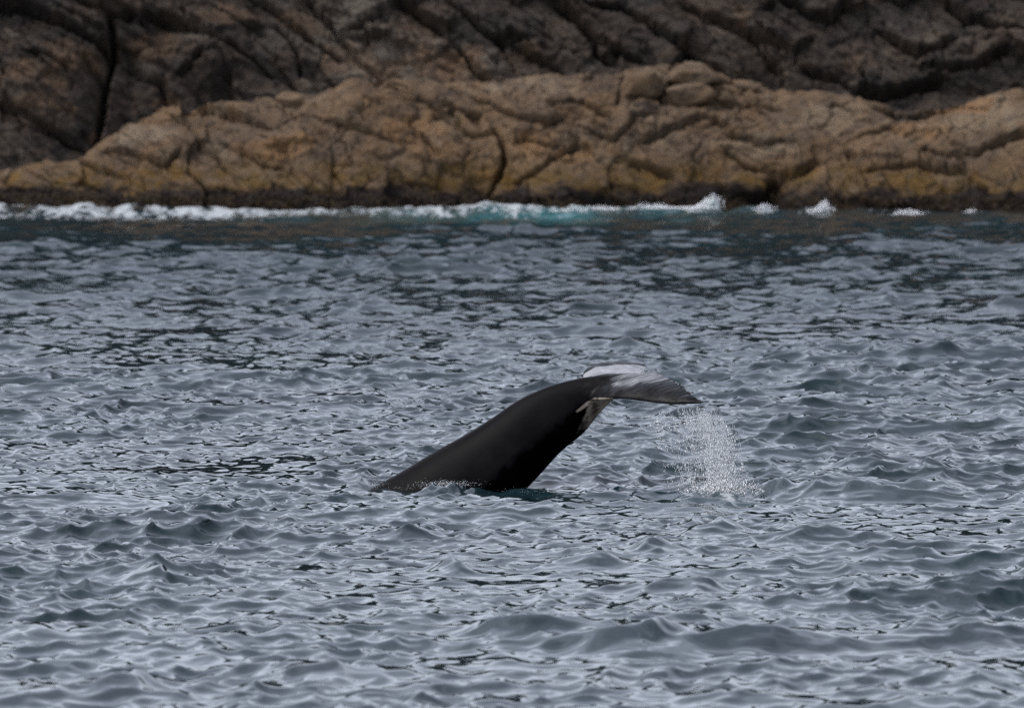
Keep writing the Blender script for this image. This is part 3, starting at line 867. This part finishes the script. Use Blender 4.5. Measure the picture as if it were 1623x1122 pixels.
def build_whale():
    ST = [  # dorsal px, ventral px, half width m
        (330, 915, 560, 1080, 1.00), (470, 842, 640, 985, .93), (592, 772, 707, 911, .82), (640, 745, 744, 870, .76), (688, 716, 782, 830, .69),
        (735, 690, 818, 792, .61), (780, 662, 856, 752, .53), (820, 635, 889, 716, .44), (860, 616, 924, 687, .36), (898, 604, 947, 659, .30),
        (930, 597.5, 966, 639, .27), (965, 593, 985, 624, .25), (1000, 591, 1006, 607, .20), (1020, 592, 1022, 598, .08)]
    S = spline(ST, 8)
    nseg = 56
    V, F = [], []
    for (dx, dy, vx, vy, hw) in S:
        Dp, Vp = np.array(P(dx, dy, DW)), np.array(P(vx, vy, DW))
        for j in range(nseg):
            a = 2 * math.pi * j / nseg
            t = math.cos(a); s = math.sin(a)
            # t = 1 dorsal, -1 ventral; widest a little below the middle, keeled underneath
            tt = t - .10 * (1 - t * t)
            wdt = abs(s) ** (1.0 if t > -.2 else 1.12)
            if t > 0: wdt *= 1 - .24 * t
            y = math.copysign(wdt, s) * hw
            p = Vp + (Dp - Vp) * (tt + 1) / 2
            V.append((p[0], p[1] + y, p[2]))
    n = len(S)
    for i in range(n - 1):
        for j in range(nseg):
            F.append((i * nseg + j, i * nseg + (j + 1) % nseg, (i + 1) * nseg + (j + 1) % nseg, (i + 1) * nseg + j))
    F.append(tuple(range(nseg))[::-1]); F.append(tuple((n - 1) * nseg + j for j in range(nseg)))
    # flukes: leading edge, trailing edge (px, py, metres from the body plane), thickness
    FL = [  # far tip ... near tip
        (1019, 576, 1.62, 1027, 584, 1.62, .034), (975, 574.0, 1.40, 1028, 588, 1.34, .055), (942, 578, 1.12, 1023, 593, 1.04, .08), (925, 589, .80, 1018, 597, .70, .10),
        (924, 606, .38, 1016, 597, .32, .15), (926, 622, 0, 1020, 592, 0.0, .20), (940, 633, -.36, 1046, 592, -.36, .15), (978, 631, -.76, 1066, 601, -.72, .11),
        (1022, 636, -1.12, 1083, 611.5, -1.06, .085), (1066, 641, -1.43, 1099, 625, -1.40, .06), (1116, 639, -1.70, 1119, 637.5, -1.70, .030)]
    G = spline(FL, 10)
    base = len(V); nc = 30
    for gi, (lx, ly, ld, ex, ey, ed, th) in enumerate(G):
        if 5 < gi < len(G) - 6:
            j = rng.normal(0, 1.0); ex += j * 1.2; ey += j * .35
        A, B = np.array(P(lx, ly, DW + ld)), np.array(P(ex, ey, DW + ed))
        c = B - A
        g0, g1 = G[max(gi - 1, 0)], G[min(gi + 1, len(G) - 1)]
        sp_ = np.array(P((g1[0] + g1[3]) / 2, (g1[1] + g1[4]) / 2, DW + (g1[2] + g1[5]) / 2)) - np.array(P((g0[0] + g0[3]) / 2, (g0[1] + g0[4]) / 2, DW + (g0[2] + g0[5]) / 2))
        nrm = np.cross(c, sp_); nrm /= np.linalg.norm(nrm)
        if nrm[2] < 0: nrm = -nrm
        for k in range(nc):
            a = 2 * math.pi * k / nc
            u = (1 - math.cos(a)) / 2
            prof = (u ** .5) * (1 - u) * 2.6 * .5
            prof = max(prof, .10 if 0.02 < u < .98 else 0)
            camber = .05 * math.sin(math.pi * u)
            V.append(tuple(A + c * u + nrm * (th * math.copysign(prof, math.sin(a)) + camber * np.linalg.norm(c) * .6)))
    ng = len(G)
    for i in range(ng - 1):
        for k in range(nc):
            F.append((base + i * nc + k, base + i * nc + (k + 1) % nc, base + (i + 1) * nc + (k + 1) % nc, base + (i + 1) * nc + k))
    F.append(tuple(base + k for k in range(nc))[::-1]); F.append(tuple(base + (ng - 1) * nc + k for k in range(nc)))
    me = bpy.data.meshes.new('whale_raw'); me.from_pydata(V, [], F); me.update()
    import bmesh
    bm = bmesh.new(); bm.from_mesh(me)
    bmesh.ops.recalc_face_normals(bm, faces=bm.faces); bm.to_mesh(me); bm.free()
    tmp = bpy.data.objects.new('whale_raw', me); sc.collection.objects.link(tmp)
    rm = tmp.modifiers.new('r', 'REMESH'); rm.mode = 'VOXEL'; rm.voxel_size = .019
    sm = tmp.modifiers.new('s', 'SMOOTH'); sm.factor = .5; sm.iterations = 4
    dg = bpy.context.evaluated_depsgraph_get()
    out = bpy.data.meshes.new_from_object(tmp.evaluated_get(dg))
    bpy.data.objects.remove(tmp); bpy.data.meshes.remove(me)
    out.name = 'whale'
    nv = len(out.vertices); co = np.zeros(nv * 3, np.float32); out.vertices.foreach_get('co', co); co = co.reshape(-1, 3)
    qx = co[:, 0] / co[:, 1] * FPX + CX
    qy = CY - 590 + (CAM_H - co[:, 2]) / co[:, 1] * FPX
    side = co[:, 1] - DW
    # pale belly patch under the root of the flukes
    nz = fbm(co[:, 0] * 6, co[:, 1] * 6, co[:, 2] * 6, 3, 9)
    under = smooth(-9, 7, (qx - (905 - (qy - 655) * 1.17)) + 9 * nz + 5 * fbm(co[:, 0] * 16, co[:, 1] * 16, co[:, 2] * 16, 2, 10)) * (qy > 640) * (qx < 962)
    def seg(pts):
        d = np.full(len(qx), 99.0)
        for (x0, y0, r0), (x1, y1, r1) in zip(pts, pts[1:]):
            l2 = (x1 - x0) ** 2 + (y1 - y0) ** 2
            t = np.clip(((qx - x0) * (x1 - x0) + (qy - y0) * (y1 - y0)) / l2, 0, 1)
            d = np.minimum(d, np.hypot(qx - x0 - t * (x1 - x0), qy - y0 - t * (y1 - y0)) / (r0 + t * (r1 - r0)))
        return d
    pale = np.maximum(smooth(1.25, .6, seg([(964, 631, 10), (950, 640, 15), (940, 655, 13), (927, 676, 9), (914, 694, 5)])) * np.interp(qy, [630, 650, 670, 700], [1.1, .85, .5, .15]),
                      smooth(1.2, .5, seg([(950, 633, 5), (933, 639, 4.5), (915, 652, 2.5)])) * .7)
    pale = np.clip(pale * (1 + .5 * nz), 0, 1) * (side < .3) * (qy > 630.5)
    under_shade = np.clip(under * (1 - pale), 0, 1)  # mask of the painted dark underside, leaving out the pale patch
    wet = smooth(915, 985, qx + 25 * nz) * np.clip(.75 + .6 * nz, 0, 1) * (1 - under_shade)
    nv_ = np.zeros(nv * 3, np.float32); out.vertices.foreach_get('normal', nv_); up = nv_.reshape(-1, 3)[:, 2]
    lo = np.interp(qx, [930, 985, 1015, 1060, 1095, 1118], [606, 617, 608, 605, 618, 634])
    film_sheen = smooth(6, -7, qy - lo) * smooth(945, 1000, qx + (qy - 600) * .9) * (.25 + .75 * smooth(1108, 1045, qx)) * (side < .25)  # mask for the froth and highlights painted on the near lobe
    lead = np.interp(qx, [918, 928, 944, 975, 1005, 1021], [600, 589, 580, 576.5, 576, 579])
    film_sheen = np.maximum(film_sheen, smooth(0.6, 2.6, qy - lead) * (side > .35) * 1.3)
    film_sheen = np.clip(np.where(side > .35, film_sheen * .85, film_sheen * .72), 0, 1.35) * (up > .1)
    out.polygons.foreach_set('use_smooth', np.ones(len(out.polygons), bool))
    org = P(760, 772, DW)
    out.vertices.foreach_set('co', (co - np.array(org, np.float32)).ravel())
    attr(out, 'pale', pale); attr(out, 'wet', wet); attr(out, 'film_sheen', film_sheen); attr(out, 'under_shade', under_shade)
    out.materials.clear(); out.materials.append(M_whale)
    out.update()
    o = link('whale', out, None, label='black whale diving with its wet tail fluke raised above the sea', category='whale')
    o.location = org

build_whale()
fluke_splash()

# ------------------------------------------------------------------ surf along the rocks
def build_surf():
    prof_x = [-120, 0, 90, 130, 200, 300, 400, 470, 560, 640, 700, 765, 830, 900, 960, 1010, 1060, 1135]
    prof_h = [16, 20, 14, 16, 20, 17, 20, 14, 12, 10, 22, 24, 18, 20, 10, 14, 14, 8]
    C, R = [], []
    for _ in range(15000):
        px = rng.uniform(-120, 1135)
        h = np.interp(px, prof_x, prof_h) * (.40 + .45 * vnoise(np.array([px * .045]), np.array([2.0]))[0])
        bot = np.interp(px, [0, 130, 450, 560, 760, 900, 1130], [352, 352, 348, 346, 342, 334, 330])
        up = abs(rng.normal(0, .34)) * h
        C.append(P(px, bot - up, 292 + rng.normal(0, .8) + float(shore_y(np.array([px]))[0]))); R.append(rng.uniform(.008, .035) * (1 - .5 * min(1, up / (h + 1))))
    me = drops_mesh('surf_spray', C, R)
    link('surf_spray', me, M_drop, kind='stuff', label='white surf spray thrown up along the foot of the rocks', category='surf')
    for (lab, px, py, sx, hh, lean, n) in [
            ('white burst of surf ending in a peak, right of the turquoise water', 1108, 332, 30, 21, 1.3, 900),
            ('low white burst of surf just left of the dark inlet in the ledge', 1208, 335, 20, 9, .6, 300),
            ('pointed white burst of surf against the weedy yellow rock beside the dark inlet', 1302, 336, 17, 15, .6, 420),
            ('low white wash under the dark weed, left of the farthest right burst', 1440, 344, 32, 9, 0, 300),
            ('small white burst of surf at the right end of the dark weed', 1540, 345, 18, 10, 0, 260)]:
        C, R = [], []
        for _ in range(n):
            u = np.clip(rng.normal(0, .55), -1.3, 1.3)
            top = hh * (1 - min(1, abs(u - lean * .6)) ** 1.2) + 3
            v = rng.random() ** 1.3 * top
            C.append(P(px + u * sx, py - v + rng.normal(0, 1), 293.5 + float(shore_y(np.array([px]))[0]) + rng.normal(0, .35))); R.append(rng.uniform(.008, .035))
        org = P(px, py, 293.5)
        C = [np.array(c) - np.array(org) for c in C]
        # the body of the burst: one lumpy heap of foam, highest where it is thrown up
        n1, n2 = 40, 26
        uu, aa = np.meshgrid(np.linspace(-1.25, 1.25, n1), np.linspace(0, np.pi, n2), indexing='ij')
        top = hh * np.clip(1 - np.abs(uu - lean * .6), 0, 1) ** 1.1 * smooth(1.25, 1.0, np.abs(uu)) + 2.0
        k = 294.0 / FPX
        nz = fbm(uu * 5 + px, aa * 3, None, 4, int(px))
        rr = np.clip(1 + .40 * nz, .3, 2)
        B = np.stack([uu * sx * k, -np.cos(aa) * (.25 + .35 * top * k) * rr, top * k * np.sin(aa) * rr * .85 - .12], 2)
        me0 = bpy.data.meshes.new('wave_burst')
        a_ = (np.arange(n1 - 1)[:, None] * n2 + np.arange(n2 - 1)[None]).ravel()
        raw_mesh(me0, B.reshape(-1, 3), np.stack([a_, a_ + n2, a_ + n2 + 1, a_ + 1], 1))
        o = link('wave_burst', me0, M_foam, label=lab, category='wave', group='bursts of surf on the rocks')
        o.location = org
        link('spray', drops_mesh('spray', C, R), M_drop, o, kind='stuff')

build_surf()
